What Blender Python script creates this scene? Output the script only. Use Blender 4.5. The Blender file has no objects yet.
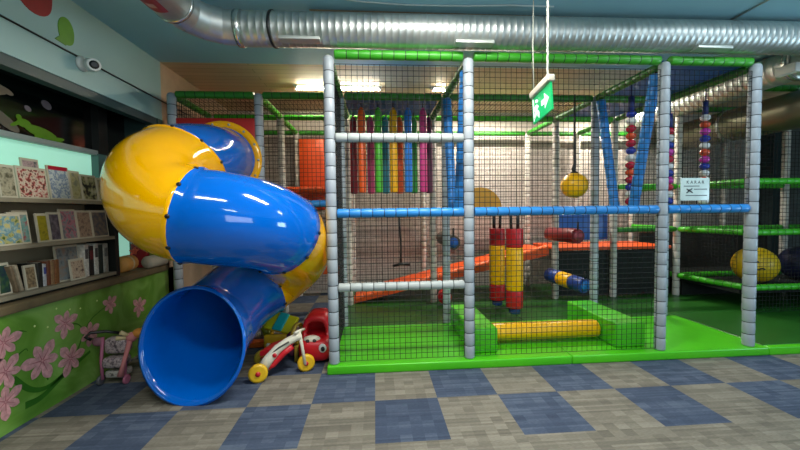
import bpy, math, random
from mathutils import Vector, Matrix, Euler
PI = math.pi
scn = bpy.context.scene
COL = scn.collection
rnd = random.Random(7)

# ------------------------------------------------------------------ materials
def lin(h):
    h = h.lstrip('#')
    out = []
    for i in (0, 2, 4):
        c = int(h[i:i+2], 16) / 255
        out.append(c / 12.92 if c <= .04045 else ((c + .055) / 1.055) ** 2.4)
    return (*out, 1)

class NT:
    def __init__(s, name):
        s.m = bpy.data.materials.new(name); s.m.use_nodes = True
        s.t = s.m.node_tree; s.b = s.t.nodes['Principled BSDF']
    def n(s, kind, **kw):
        nd = s.t.nodes.new(kind)
        for k, v in kw.items():
            if k.startswith('i_'):
                nd.inputs[k[2:].replace('_', ' ')].default_value = v
            else: setattr(nd, k, v)
        return nd
    def l(s, a, b): s.t.links.new(a, b)
    def ramp(s, fac, stops):
        r = s.n('ShaderNodeValToRGB'); cr = r.color_ramp
        while len(cr.elements) < len(stops): cr.elements.new(.5)
        for e, (p, h) in zip(cr.elements, stops): e.position = p; e.color = lin(h)
        s.l(fac, r.inputs['Fac']); return r.outputs['Color']

_mats = {}
def mat(name, hexc, rough=.5, metal=0, emit=0, coat=0, var=.06, scale=9, spec=.5):
    if name in _mats: return _mats[name]
    k = NT(name); b = k.b
    c = lin(hexc)
    tc = k.n('ShaderNodeTexCoord')
    nz = k.n('ShaderNodeTexNoise'); nz.inputs['Scale'].default_value = scale; nz.inputs['Detail'].default_value = 3
    k.l(tc.outputs['Object'], nz.inputs['Vector'])
    r = k.n('ShaderNodeValToRGB')
    r.color_ramp.elements[0].position = .3; r.color_ramp.elements[1].position = .7
    r.color_ramp.elements[0].color = tuple(max(0, v * (1 - var)) for v in c[:3]) + (1,)
    r.color_ramp.elements[1].color = tuple(min(1, v * (1 + var)) for v in c[:3]) + (1,)
    k.l(nz.outputs['Fac'], r.inputs['Fac']); k.l(r.outputs['Color'], b.inputs['Base Color'])
    b.inputs['Roughness'].default_value = rough; b.inputs['Metallic'].default_value = metal
    b.inputs['Specular IOR Level'].default_value = spec
    b.inputs['Coat Weight'].default_value = coat; b.inputs['Coat Roughness'].default_value = .06
    if emit:
        b.inputs['Emission Color'].default_value = c; b.inputs['Emission Strength'].default_value = emit
    _mats[name] = k.m
    return k.m

def carpet_mat():
    k = NT('carpet_tiles')
    g = k.n('ShaderNodeNewGeometry')
    mp = k.n('ShaderNodeVectorMath', operation='ADD'); mp.inputs[1].default_value = (.02, -2.67, 0)
    k.l(g.outputs['Position'], mp.inputs[0])
    dv = k.n('ShaderNodeVectorMath', operation='DIVIDE'); dv.inputs[1].default_value = (.487, .505, 1)
    k.l(mp.outputs[0], dv.inputs[0])
    ad = k.n('ShaderNodeVectorMath', operation='MULTIPLY'); ad.inputs[1].default_value = (1, 1, 0)
    k.l(dv.outputs[0], ad.inputs[0])
    a2 = k.n('ShaderNodeVectorMath', operation='ADD'); a2.inputs[1].default_value = (0, 0, .5)
    k.l(ad.outputs[0], a2.inputs[0])
    ch = k.n('ShaderNodeTexChecker'); ch.inputs['Scale'].default_value = 1
    ch.inputs['Color1'].default_value = (0, 0, 0, 1); ch.inputs['Color2'].default_value = (1, 1, 1, 1)
    k.l(a2.outputs[0], ch.inputs['Vector'])
    def blocks(sx, sy):
        s1 = k.n('ShaderNodeVectorMath', operation='MULTIPLY'); s1.inputs[1].default_value = (sx, sy, 0)
        k.l(dv.outputs[0], s1.inputs[0])
        s2 = k.n('ShaderNodeVectorMath', operation='FLOOR'); k.l(s1.outputs[0], s2.inputs[0])
        w = k.n('ShaderNodeTexWhiteNoise', noise_dimensions='3D'); k.l(s2.outputs[0], w.inputs['Vector'])
        return w.outputs['Value']
    fine = k.n('ShaderNodeTexNoise'); fine.inputs['Scale'].default_value = 1; fine.inputs['Detail'].default_value = 4
    sc = k.n('ShaderNodeVectorMath', operation='MULTIPLY'); sc.inputs[1].default_value = (40, 170, 1)
    k.l(g.outputs['Position'], sc.inputs[0]); k.l(sc.outputs[0], fine.inputs['Vector'])
    bl = blocks(6, 7); bl2 = blocks(1, 28)
    m1 = k.n('ShaderNodeMath', operation='MULTIPLY'); m1.inputs[1].default_value = .34; k.l(bl, m1.inputs[0])
    m2 = k.n('ShaderNodeMath', operation='MULTIPLY_ADD'); m2.inputs[1].default_value = .3; k.l(bl2, m2.inputs[0]); k.l(m1.outputs[0], m2.inputs[2])
    m3 = k.n('ShaderNodeMath', operation='MULTIPLY_ADD'); m3.inputs[1].default_value = .62; k.l(fine.outputs['Fac'], m3.inputs[0]); k.l(m2.outputs[0], m3.inputs[2])
    blue = k.ramp(m3.outputs[0], [(.15, '#323c4d'), (.6, '#444f63'), (.95, '#586374')])
    grey = k.ramp(m3.outputs[0], [(.15, '#5a564d'), (.6, '#736e63'), (.95, '#8b8679')])
    mx = k.n('ShaderNodeMix', data_type='RGBA')
    # blue tiles only in the rows near the frame: the rows before them are all grey
    sy = k.n('ShaderNodeSeparateXYZ'); k.l(g.outputs['Position'], sy.inputs[0])
    gt = k.n('ShaderNodeMath', operation='GREATER_THAN'); gt.inputs[1].default_value = 2.165; k.l(sy.outputs['Y'], gt.inputs[0])
    mu = k.n('ShaderNodeMath', operation='MULTIPLY'); k.l(gt.outputs[0], mu.inputs[0]); k.l(ch.outputs['Fac'], mu.inputs[1])
    k.l(mu.outputs[0], mx.inputs[0]); k.l(grey, mx.inputs[6]); k.l(blue, mx.inputs[7])
    k.l(mx.outputs[2], k.b.inputs['Base Color'])
    k.b.inputs['Roughness'].default_value = .9; k.b.inputs['Specular IOR Level'].default_value = .2
    return k.m

def brick_mat():
    k = NT('painted_brick')
    g = k.n('ShaderNodeNewGeometry')
    cx = k.n('ShaderNodeSeparateXYZ'); k.l(g.outputs['Position'], cx.inputs[0])
    cb = k.n('ShaderNodeCombineXYZ'); k.l(cx.outputs['X'], cb.inputs['X']); k.l(cx.outputs['Z'], cb.inputs['Y'])
    br = k.n('ShaderNodeTexBrick')
    br.inputs['Color1'].default_value = lin('#d2cac1'); br.inputs['Color2'].default_value = lin('#c2b9af')
    br.inputs['Mortar'].default_value = lin('#aba096')
    br.inputs['Scale'].default_value = 1; br.inputs['Mortar Size'].default_value = .006
    br.inputs['Brick Width'].default_value = .22; br.inputs['Row Height'].default_value = .075
    k.l(cb.outputs[0], br.inputs['Vector']); k.l(br.outputs['Color'], k.b.inputs['Base Color'])
    k.b.inputs['Roughness'].default_value = .8
    return k.m

def plank_mat():
    k = NT('beige_planks')
    g = k.n('ShaderNodeNewGeometry')
    br = k.n('ShaderNodeTexBrick')
    br.inputs['Color1'].default_value = lin('#d9c4a2'); br.inputs['Color2'].default_value = lin('#cfb893')
    br.inputs['Mortar'].default_value = lin('#a08a68')
    br.inputs['Scale'].default_value = 1; br.inputs['Mortar Size'].default_value = .004
    br.inputs['Brick Width'].default_value = 3; br.inputs['Row Height'].default_value = .12
    k.l(g.outputs['Position'], br.inputs['Vector']); k.l(br.outputs['Color'], k.b.inputs['Base Color'])
    k.b.inputs['Roughness'].default_value = .6
    return k.m

def mural_mat():
    k = NT('mural_green')
    g = k.n('ShaderNodeNewGeometry')
    n1 = k.n('ShaderNodeTexNoise'); n1.inputs['Scale'].default_value = 2.6; n1.inputs['Detail'].default_value = 5
    n1.inputs['Distortion'].default_value = 1.2
    k.l(g.outputs['Position'], n1.inputs['Vector'])
    col = k.ramp(n1.outputs['Fac'], [(.25, '#4a7c20'), (.45, '#639232'), (.6, '#7ba74c'), (.8, '#9bb96c')])
    k.l(col, k.b.inputs['Base Color']); k.b.inputs['Roughness'].default_value = .45
    return k.m

def print_mat(name, cols, scale=14, seed=0):
    if name in _mats: return _mats[name]
    k = NT(name)
    tc = k.n('ShaderNodeTexCoord')
    mp = k.n('ShaderNodeMapping'); mp.inputs['Location'].default_value = (seed * 3.1, seed * 1.7, seed * 2.3)
    k.l(tc.outputs['Object'], mp.inputs['Vector'])
    v = k.n('ShaderNodeTexNoise'); v.inputs['Scale'].default_value = scale; v.inputs['Detail'].default_value = 2.5
    k.l(mp.outputs[0], v.inputs['Vector'])
    n = len(cols)
    stops = [(.32 + .36 * i / max(1, n - 1), c) for i, c in enumerate(cols)]
    col = k.ramp(v.outputs['Fac'], stops)
    k.l(col, k.b.inputs['Base Color']); k.b.inputs['Roughness'].default_value = .4
    _mats[name] = k.m
    return k.m

def duct_mat():
    k = NT('galvanised_spiral')
    tc = k.n('ShaderNodeTexCoord')
    w = k.n('ShaderNodeTexNoise'); w.inputs['Scale'].default_value = 6; w.inputs['Detail'].default_value = 4
    k.l(tc.outputs['Object'], w.inputs['Vector'])
    col = k.ramp(w.outputs['Fac'], [(.3, '#b0b6b4'), (.7, '#cdd1cd')])
    k.l(col, k.b.inputs['Base Color'])
    k.b.inputs['Metallic'].default_value = .85; k.b.inputs['Roughness'].default_value = .42
    return k.m

GREY = mat('grey_foam', '#9fa7ae', .42)
GREYB = mat('pale_grey_foam', '#a9b0ae', .42)
WHITEP = mat('white_foam', '#c2beb4', .45)
GREEN = mat('lime_green_foam', '#3fae1e', .38)
BLUE = mat('sky_blue_foam', '#2b86d2', .35)
TIE = mat('black_tie', '#14181a', .6)
NETM = mat('black_netting', '#0d1112', .8)
MATG = mat('green_vinyl', '#4fc018', .3, var=.04)
PADG = mat('green_pad_vinyl', '#52c322', .28, var=.04)
SLB = mat('blue_glossy_plastic', '#0062c8', .09, coat=.5, var=.02)
SLY = mat('yellow_glossy_plastic', '#ffb800', .09, coat=.5, var=.02)
BLACKP = mat('black_plastic', '#101214', .4)
REDV = mat('red_vinyl', '#c21822', .35)
YELV = mat('yellow_vinyl', '#f5b800', .33)
DRED = mat('dark_red_vinyl', '#751018', .35)
NAVY = mat('navy_vinyl', '#1d3f8c', .35)
ORAN = mat('orange_vinyl', '#dd5218', .4)
PBLUE = mat('blue_vinyl', '#1e56a8', .4)
STEEL = mat('steel', '#b4b8b8', .3, .9)
DUCT = duct_mat()
WHITE = mat('white_plastic', '#d9dcd8', .4)
WOOD = mat('ledge_wood', '#6f6146', .5, var=.2)
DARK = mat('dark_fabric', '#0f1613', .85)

# ------------------------------------------------------------------ mesh builder
class MB:
    def __init__(s): s.v = []; s.f = []; s.mi = []; s.sm = []
    def face(s, idx, m=0, smooth=False): s.f.append(tuple(idx)); s.mi.append(m); s.sm.append(smooth)
    def box(s, lo, hi, m=0, bev=0, M=None):
        x0, y0, z0 = lo; x1, y1, z1 = hi
        if bev <= 0:
            pts = [(x0,y0,z0),(x1,y0,z0),(x1,y1,z0),(x0,y1,z0),(x0,y0,z1),(x1,y0,z1),(x1,y1,z1),(x0,y1,z1)]
            b = len(s.v); s.v += [tuple(M @ Vector(p)) if M else p for p in pts]
            for q in ((0,3,2,1),(4,5,6,7),(0,1,5,4),(1,2,6,5),(2,3,7,6),(3,0,4,7)): s.face([b+i for i in q], m)
            return s
        bev = min(bev, .49*abs(x1-x0), .49*abs(y1-y0), .49*abs(z1-z0))
        def ring(z, ins):
            pts = []
            n = 3
            for (cx, cy, a0) in ((x1-bev, y1-bev, 0), (x0+bev, y1-bev, PI/2), (x0+bev, y0+bev, PI), (x1-bev, y0+bev, 1.5*PI)):
                for i in range(n+1):
                    a = a0 + PI/2*i/n
                    r = bev - ins
                    pts.append((cx + r*math.cos(a), cy + r*math.sin(a), z))
            return pts
        rings = []
        for i in range(4):
            a = PI/2*i/3
            rings.append(ring(z0 + bev*(1-math.sin(a)), bev*(1-math.cos(a))))
        rings = [ring(z0 + bev*(1-math.sin(PI/2*i/3)), bev*(1-math.sin(PI/2*(1-i/3)))) for i in range(3,-1,-1)]
        rings += [ring(z1 - bev*(1-math.sin(PI/2*i/3)), bev*(1-math.sin(PI/2*(1-i/3)))) for i in range(0,4)]
        return s.loft([[tuple(M @ Vector(p)) if M else p for p in r] for r in rings], m, True)
    def loft(s, rings, m=0, cap=False, smooth=True, closed=True, segm=None):
        n = len(rings[0]); b = len(s.v)
        for r in rings: s.v += [tuple(p) for p in r]
        for i in range(len(rings)-1):
            mm = segm[i] if segm else m
            for j in range(n if closed else n-1):
                k = (j+1) % n
                s.face((b+i*n+j, b+i*n+k, b+(i+1)*n+k, b+(i+1)*n+j), mm, smooth)
        if cap:
            s.face([b+j for j in range(n)][::-1], segm[0] if segm else m)
            s.face([b+(len(rings)-1)*n+j for j in range(n)], segm[-1] if segm else m)
        return s
    def lathe(s, prof, p0=(0,0,0), axis=(0,0,1), m=0, n=16, cap=True, segm=None):
        q = Vector((0,0,1)).rotation_difference(Vector(axis).normalized())
        p0 = Vector(p0); rings = []
        for r, h in prof:
            rings.append([p0 + q @ Vector((r*math.cos(2*PI*j/n), r*math.sin(2*PI*j/n), h)) for j in range(n)])
        return s.loft(rings, m, cap, True, True, segm)
    def tube(s, pts, r, m=0, n=8, cap=True):
        pts = [Vector(p) for p in pts]
        rs = r if isinstance(r, (list, tuple)) else [r]*len(pts)
        rings = []; up = None
        for i, p in enumerate(pts):
            t = (pts[min(i+1, len(pts)-1)] - pts[max(i-1, 0)]).normalized()
            if up is None:
                up = Vector((0,0,1)) if abs(t.z) < .9 else Vector((1,0,0))
            a = (up - t*up.dot(t)).normalized(); up = a; c = t.cross(a)
            rings.append([p + rs[i]*(a*math.cos(2*PI*j/n) + c*math.sin(2*PI*j/n)) for j in range(n)])
        return s.loft(rings, m, cap)
    def ball(s, c, r, m=0, n=16, k=10, sc=(1,1,1), M=None):
        rings = []
        for i in range(k+1):
            a = -PI/2 + PI*i/k
            rr = max(.004, math.cos(a))
            ring = [Vector((r*sc[0]*rr*math.cos(2*PI*j/n), r*sc[1]*rr*math.sin(2*PI*j/n), r*sc[2]*math.sin(a))) for j in range(n)]
            if M: ring = [M @ p for p in ring]
            rings.append([p + Vector(c) for p in ring])
        return s.loft(rings, m, True)
    def prism(s, poly, vec, m=0, smooth=False):
        """closed polygon (3D points) extruded along vec"""
        v = Vector(vec); a = [Vector(p) for p in poly]
        return s.loft([a, [p+v for p in a]], m, True, smooth)
    def build(s, name, mats, parent=None, label=None, origin=None, kind=None):
        if not isinstance(mats, (list, tuple)): mats = [mats]
        vs = s.v
        if origin is None:
            lo = [min(v[i] for v in vs) for i in range(3)]; hi = [max(v[i] for v in vs) for i in range(3)]
            o = Vector([(lo[i]+hi[i])/2 for i in range(3)])
        else: o = Vector(origin)
        me = bpy.data.meshes.new(name)
        me.from_pydata([tuple(Vector(v)-o) for v in vs], [], s.f)
        for mm in mats: me.materials.append(mm)
        me.polygons.foreach_set('material_index', s.mi)
        me.polygons.foreach_set('use_smooth', s.sm)
        me.update()
        import bmesh
        bm = bmesh.new(); bm.from_mesh(me); bmesh.ops.recalc_face_normals(bm, faces=bm.faces); bm.to_mesh(me); bm.free()
        ob = bpy.data.objects.new(name, me); COL.objects.link(ob)
        if parent is not None:
            ob.parent = parent
            base = Vector((0,0,0)); p = parent
            while p is not None: base += p.location; p = p.parent
            ob.location = o - base
        else: ob.location = o
        if label: ob['label'] = label
        if kind: ob['kind'] = kind
        return ob

def tag(o, label, cat, group=None):
    o['label'] = label; o['category'] = cat
    if group: o['group'] = group
    return o
def thing(name, label, cat, loc, group=None):
    o = bpy.data.objects.new(name, None); COL.objects.link(o)
    o.empty_display_size = .1; o.location = loc
    return tag(o, label, cat, group)
def copy_thing(o, loc, label, group=None):
    r = o.copy(); COL.objects.link(r); r.location = loc; r['label'] = label
    if group: r['group'] = group
    for ch in list(o.children):
        c = ch.copy(); COL.objects.link(c); c.parent = r
        for g in list(ch.children):
            d = g.copy(); COL.objects.link(d); d.parent = c
    return r

def catmull(P, n=14):
    out = []
    P = [Vector(p) for p in P]; Q = [P[0]*2-P[1]] + P + [P[-1]*2-P[-2]]
    for i in range(1, len(Q)-2):
        a, b, c, d = Q[i-1:i+3]
        for k in range(n):
            t = k/n
            out.append(.5*((2*b) + (c-a)*t + (2*a-5*b+4*c-d)*t*t + (3*b-a-3*c+d)*t**3))
    out.append(P[-1]); return out
def text_mesh(mb, txt, size, M, m=0, depth=.002):
    cu = bpy.data.curves.new('tmp_text', 'FONT'); cu.body = txt; cu.size = size
    cu.align_x = 'CENTER'; cu.align_y = 'CENTER'; cu.extrude = depth; cu.resolution_u = 2
    ob = bpy.data.objects.new('tmp_text', cu)
    me = bpy.data.meshes.new_from_object(ob)
    b = len(mb.v)
    mb.v += [tuple(M @ v.co) for v in me.vertices]
    for p in me.polygons: mb.face([b+i for i in p.vertices], m)
    bpy.data.objects.remove(ob); bpy.data.curves.remove(cu); bpy.data.meshes.remove(me)
    return mb

def sausage(p0, p1, r, seg=.118, n=14, m=0, mt=1):
    """foam sleeve with a tie groove every seg metres"""
    p0, p1 = Vector(p0), Vector(p1); L = (p1-p0).length
    k = max(1, round(L/seg)); s = L/k
    prof = []; segm = []
    for i in range(k):
        h = i*s
        a = [(r*.93, h), (r*.93, h+.007), (r*.985, h+.014), (r, h+s*.5), (r*.985, h+s-.007), (r*.93, h+s)]
        if i == 0: a = [(r*.86, 0), (r*.97, .008), (r*.985, h+.014), (r, h+s*.5), (r*.985, h+s-.007), (r*.93, h+s)]
        if i == k-1: a[-1] = (r*.86, h+s)
        if prof:
            segm.append(mt)
            a = a[1:]; 
        prof += a
        segm += [m]*(len(a)-1)
    mb = MB()
    return mb.lathe(prof, p0, p1-p0, n=n, segm=segm)

# ------------------------------------------------------------------ room shell
XL, XR, YB, YF, ZC = -2.5, 8.2, 6.4, -3.2, 3.26
def struct(mb, name, m, parent=None): return mb.build(name, m, parent, kind='structure')
struct(MB().box((XL-1.0, YF, -.1), (XR, YB, 0)), 'floor', carpet_mat())
TEALC = mat('teal_ceiling_paint', '#9accdb', .55, var=.03, scale=2)
TEALW = mat('pale_teal_wall_paint', '#93b5b4', .5, var=.04, scale=2)
struct(MB().box((XL-1.0, YF, ZC), (XR, 4.39, ZC+.1)), 'ceiling', TEALC)
struct(MB().box((XL-1.0, 4.39, ZC), (XR, YB, ZC+.1)), 'ceiling', plank_mat())
struct(MB().box((XL-1.0, YB, 0), (XR, YB+.1, ZC)), 'wall_back', brick_mat())
struct(MB().box((XR, YF, 0), (XR+.1, YB, ZC)), 'wall_right', mat('right_wall_paint', '#7f8f95', .7))
struct(MB().box((XL-1.0, YF-.1, 0), (XR, YF, ZC)), 'wall_front', mat('front_wall_paint', '#7d8f95', .7))
# left wall: mural half wall, header, far end
lw = struct(MB().box((XL-.12, YF, 0), (XL, 4.5, .82)), 'wall_left', mural_mat())
struct(MB().box((XL-.12, YF, 2.58), (XL, 4.39, ZC)), 'wall_left', TEALW)
struct(MB().box((XL-.12, 4.39, 0), (XL, YB, ZC)), 'wall_left', mat('beige_wall_paint', '#c2a789', .6))
struct(MB().box((XL-1.0, YF, 0), (XL-.98, YB, ZC)), 'wall_left', mat('deep_recess_wall', '#2a3130', .7))
struct(MB().box((XL-.6, 4.30, .82), (XL, 4.42, 2.58)), 'wall_left', mat('dark_teal_jamb', '#27403f', .5))
struct(MB().box((XL-.1, YF, 2.5), (XL-.01, 4.3, 2.58)), 'trim_1', mat('dark_teal_trim', '#34484a', .5))
struct(MB().box((-.55, 3.21, ZC-.045), (XR, 3.34, ZC)), 'trim_2', mat('brown_ceiling_strip', '#806b52', .6, var=.15))
struct(MB().box((XL-.34, YF, .80), (XL+.03, 4.36, .865), bev=.012), 'trim_3', WOOD)
# wide left opening: dark glazing, and a glowing pane imitating the lit room behind
w1 = MB()
w1.box((XL-.40, .2, .87), (XL-.37, 3.80, 2.09)); w1.box((XL-.40, 4.02, .87), (XL-.37, 4.30, 1.5))
struct(w1, 'window_1', mat('mint_room_glow', '#a5e2cb', .3, emit=.62, var=.02))
struct(MB().box((XL-.40, YF, 2.09), (XL-.37, 4.30, 2.58)).box((XL-.40, 4.02, 1.5), (XL-.37, 4.30, 2.09)), 'window_2', mat('dark_glazing', '#070a09', .12, spec=.6))
struct(MB().box((XL-.37, .2, 2.075), (XL-.31, 3.82, 2.125), bev=.008), 'trim_4', mat('white_moulding', '#9aa5a2', .4))
struct(MB().box((XL-.38, 3.80, .87), (XL-.30, 4.02, 2.09)), 'trim_5', mat('grey_teal_panel', '#4c6d69', .5))
struct(MB().box((XL-.38, 3.82, 2.09), (XL-.30, 3.94, 2.58)), 'trim_6', mat('dark_mullion', '#1b1f1e', .5))
struct(MB().box((7.36, 5.99, 0), (7.62, 6.24, ZC)), 'trim_7', mat('dark_teal_pillar', '#1e3234', .6))

# mural flowers and stems painted on the half wall
PETAL = mat('painted_petal_pink', '#c89494', .5, var=.25, scale=30)
PETALD = mat('painted_petal_deep', '#a8646c', .5, var=.2, scale=30)
STEM = mat('painted_stem_green', '#2f6a12', .5)
SPARK = mat('painted_spark', '#c9dc8a', .5)
def flower(y, z, r, rot, n=6):
    mb = MB()
    for k in range(n):
        a = rot + 2*PI*k/n
        ln = r*(1 if k % 2 == 0 else .82)
        ca, sa = math.cos(a), math.sin(a)
        def P(u, w, o): return (XL+.001+o, y + (u*ca - w*sa), z + (u*sa + w*ca))
        hw = [(.0,.0),(.15,.09),(.35,.2),(.55,.26),(.72,.25),(.86,.17),(.95,.07),(1,0)]
        out = [P(u_*ln, w_*ln, .002) for u_, w_ in hw] + [P(u_*ln, -w_*ln, .002) for u_, w_ in hw[-2:0:-1]]
        b = len(mb.v); mb.v += out; mb.face(range(b, b+len(out)), 0)
        vein = [P(.05*ln,.03*ln,.004), P(.75*ln,0,.004), P(.05*ln,-.03*ln,.004)]
        b = len(mb.v); mb.v += vein; mb.face(range(b, b+3), 1)
    mb.build('painted_flower', [PETAL, PETALD], lw, kind='structure')
for (y, z, r, t) in [(2.97,.60,.125,.3),(2.76,.385,.165,.9),(3.0,.30,.145,.1),(3.45,.63,.10,.6),(3.2,.44,.12,.4),(2.50,.62,.13,.2),(2.50,.42,.13,.8),(2.49,.22,.13,.5),(2.25,.5,.16,.1),(3.85,.5,.12,.3)]:
    flower(y, z, r, t)
def stroke(pts, w):
    mb = MB()
    P = catmull([(XL+.0015, y, z) for y, z in pts], 6)
    top = []; bot = []
    for i, p in enumerate(P):
        t = (P[min(i+1, len(P)-1)] - P[max(0, i-1)]).normalized()
        nrm = Vector((0, -t.z, t.y)); ww = w*(1-.6*i/len(P))
        top.append(p+nrm*ww); bot.append(p-nrm*ww)
    b = len(mb.v); mb.v += [tuple(v) for v in top+bot]; n = len(P)
    for i in range(n-1): mb.face((b+i, b+i+1, b+n+i+1, b+n+i))
    mb.build('painted_stem', STEM, lw, kind='structure')
stroke([(2.55,.35),(2.66,.22),(2.78,.17),(2.92,.2),(3.05,.26)], .022)
stroke([(2.62,.12),(2.75,.12),(2.95,.2),(3.2,.28)], .026)
stroke([(3.05,.3),(3.12,.42),(3.22,.55),(3.42,.63)], .008)
stroke([(2.97,.58),(3.08,.56),(3.15,.48)], .007)
stroke([(2.5,.6),(2.6,.66),(2.66,.64)], .006)
stroke([(2.55,.48),(2.64,.52),(2.66,.5)], .006)
stroke([(2.76,.36),(2.80,.22)], .012)
for (y, z) in [(2.72,.66),(2.82,.62),(3.12,.68),(3.3,.7),(2.9,.74),(3.02,.7)]:
    MB().ball((XL+.001, y, z), .008, sc=(.2,1,1), n=8, k=5).build('painted_spark', SPARK, lw, kind='structure')
# balloons painted on the upper wall
def blob(name, m, y, z, ry, rz, tail):
    pts = []
    for k in range(28):
        a = 2*PI*k/28
        yy, zz = ry*math.cos(a), rz*math.sin(a)
        if math.sin(a) < -.3: yy *= 1 + .25*(-math.sin(a)-.3)
        pts.append(Vector((XL, y+yy, z+zz)))
    mb = MB().prism(pts, (.004, 0, 0))
    mb.prism([(XL+.0005, y+tail[0], z+tail[1]), (XL, y+tail[0]-.05, z+tail[1]-.05), (XL, y+tail[0]+.05, z+tail[1]-.06), (XL+.0005, y+tail[0]+.07, z+tail[1]+.02)], (.006, 0, 0))
    return mb.build(name, m)
tag(blob('painted_balloon', mat('balloon_red_paint', '#8f1414', .4), 2.85, 3.16, .15, .19, (-.10, -.10)), 'dark red balloon painted on the pale teal upper wall', 'wall decoration')
tag(blob('painted_balloon', mat('balloon_green_paint', '#5c9416', .4), 3.115, 2.975, .075, .11, (-.06, -.06)), 'small green balloon painted on the pale teal wall above the camera', 'wall decoration')
tag(MB().tube([(XL+.006, 1.5, 2.83), (XL+.006, 4.9, 2.80)], .008, n=6).build('wall_cable', BLACKP), 'thin dark cable run level along the pale teal upper wall', 'cable')

# security camera
sc_ = thing('security_camera', 'white round security camera with black lens on the teal wall', 'camera', (XL, 3.27, 2.76))
MB().lathe([(.06, 0), (.065, .012), (.05, .03), (.03, .035)], (XL, 3.25, 2.77), (1, 0, 0)).build('base', WHITE, sc_)
MB().tube([(XL+.03, 3.25, 2.77), (XL+.07, 3.25, 2.765)], .02).build('arm', WHITE, sc_)
MB().lathe([(.03, 0), (.05, .006), (.055, .04), (.052, .11), (.046, .118)], (XL+.04, 3.29, 2.775), (.75, -.6, -.2), n=20).build('body', WHITE, sc_)
MB().lathe([(.034, 0), (.034, .006), (.02, .010)], (XL+.04+.118*.765, 3.29-.118*.61, 2.775-.118*.204), (.75, -.6, -.2)).build('lens', BLACKP, sc_)

# window stickers; the pale ovals are painted reflections of the room
lz = MB()
LX = XL-.366
def dsk(mb, y, z, ry, rz, rot=0, n=14, x=LX):
    mb.prism([(x, y + ry*math.cos(a)*math.cos(rot) - rz*math.sin(a)*math.sin(rot), z + ry*math.cos(a)*math.sin(rot) + rz*math.sin(a)*math.cos(rot)) for a in [2*PI*i/n for i in range(n)]], (.003+.0006*len(mb.f)/16, 0, 0))
dsk(lz, 3.27, 2.185, .15, .045, -.15); dsk(lz, 3.12, 2.23, .06, .035); dsk(lz, 3.08, 2.27, .022, .022)
dsk(lz, 3.24, 2.13, .03, .055, .4); dsk(lz, 3.40, 2.15, .09, .02, .2); dsk(lz, 3.05, 2.21, .05, .014, .5); dsk(lz, 3.43, 2.13, .1, .014, -.1)
tag(lz.build('lizard_sticker', mat('sticker_green', '#5f8f1c', .4)), 'green lizard sticker on the dark glazing above the books', 'sticker')
s1 = MB(); dsk(s1, 3.33, 2.44, .05, .035, -.4); tag(s1.build('glass_reflection', mat('reflection_grey', '#7c7076', .4)), 'larger pale oval reflection painted on the dark glazing', 'sticker')
s1 = MB(); dsk(s1, 3.16, 2.36, .03, .022, -.4); tag(s1.build('glass_reflection', _mats['reflection_grey']), 'smaller pale oval reflection painted on the dark glazing', 'sticker')
s1 = MB(); dsk(s1, 2.88, 2.45, .12, .05, -.1); dsk(s1, 2.99, 2.45, .06, .022, -.3); tag(s1.build('bird_sticker', mat('sticker_cream', '#a8937c', .4)), 'pale cream bird sticker high on the dark glazing', 'sticker')
s1 = MB(); dsk(s1, 2.96, 2.22, .14, .045, -.55); tag(s1.build('leaf_sticker', mat('sticker_taupe', '#6f6759', .4)), 'taupe leaf sticker on dark glazing beside the lizard sticker', 'sticker')

# ------------------------------------------------------------------ bookcase and books
bc = thing('bookcase', 'low bookcase with beige shelves standing on the wooden ledge', 'bookcase', (XL-.15, 2.6, .866))
BX0, BX1 = XL-.30, XL-.055
SHM = mat('shelf_beige', '#8d8570', .5); DKW = mat('dark_frame_wood', '#151915', .5)
for z in (.915, 1.262, 1.598): MB().box((BX0, .6, z-.03), (BX1+.02, 3.60, z)).build('shelf', SHM, bc)
MB().box((BX0, 3.60, .866), (BX1+.02, 3.65, 1.598)).build('side_panel', DKW, bc)
MB().box((BX0, .56, .866), (BX1+.02, .60, 1.598)).build('side_panel', DKW, bc)
MB().box((BX0-.015, .56, .866), (BX0, 3.65, 1.598)).build('back_panel', mat('pale_back','#a49a80',.5), bc)
MB().box((BX0, .6, .866), (BX1, 3.6, .885)).build('plinth', DKW, bc)
CREAM = mat('paper_cream', '#c4bda6', .55)
def magazine(y0, y1, z0, h, label, cols, group, lean=.1, x=0, t=.012, border=.012, bcol=None, seed=0, scale=14):
    """flat book facing the room, leaning back"""
    o = thing('picture_book', label, 'book', (BX1-.02-x, (y0+y1)/2, z0), group)
    bx = BX1-.02-x; s = math.sin(lean); c = math.cos(lean)
    M = Matrix(((c, 0, -s, bx), (0, 1, 0, 0), (s, 0, c, z0+.001), (0, 0, 0, 1)))
    MB().box((-t, y0, 0), (0, y1, h), M=M).build('cover', bcol or CREAM, o)
    MB().box((0, y0+border, border), (.0015, y1-border, h-border*1.6), M=M).build('cover_picture', print_mat('print_%d' % seed, cols, scale*2.0, seed), o)
    return o
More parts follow.
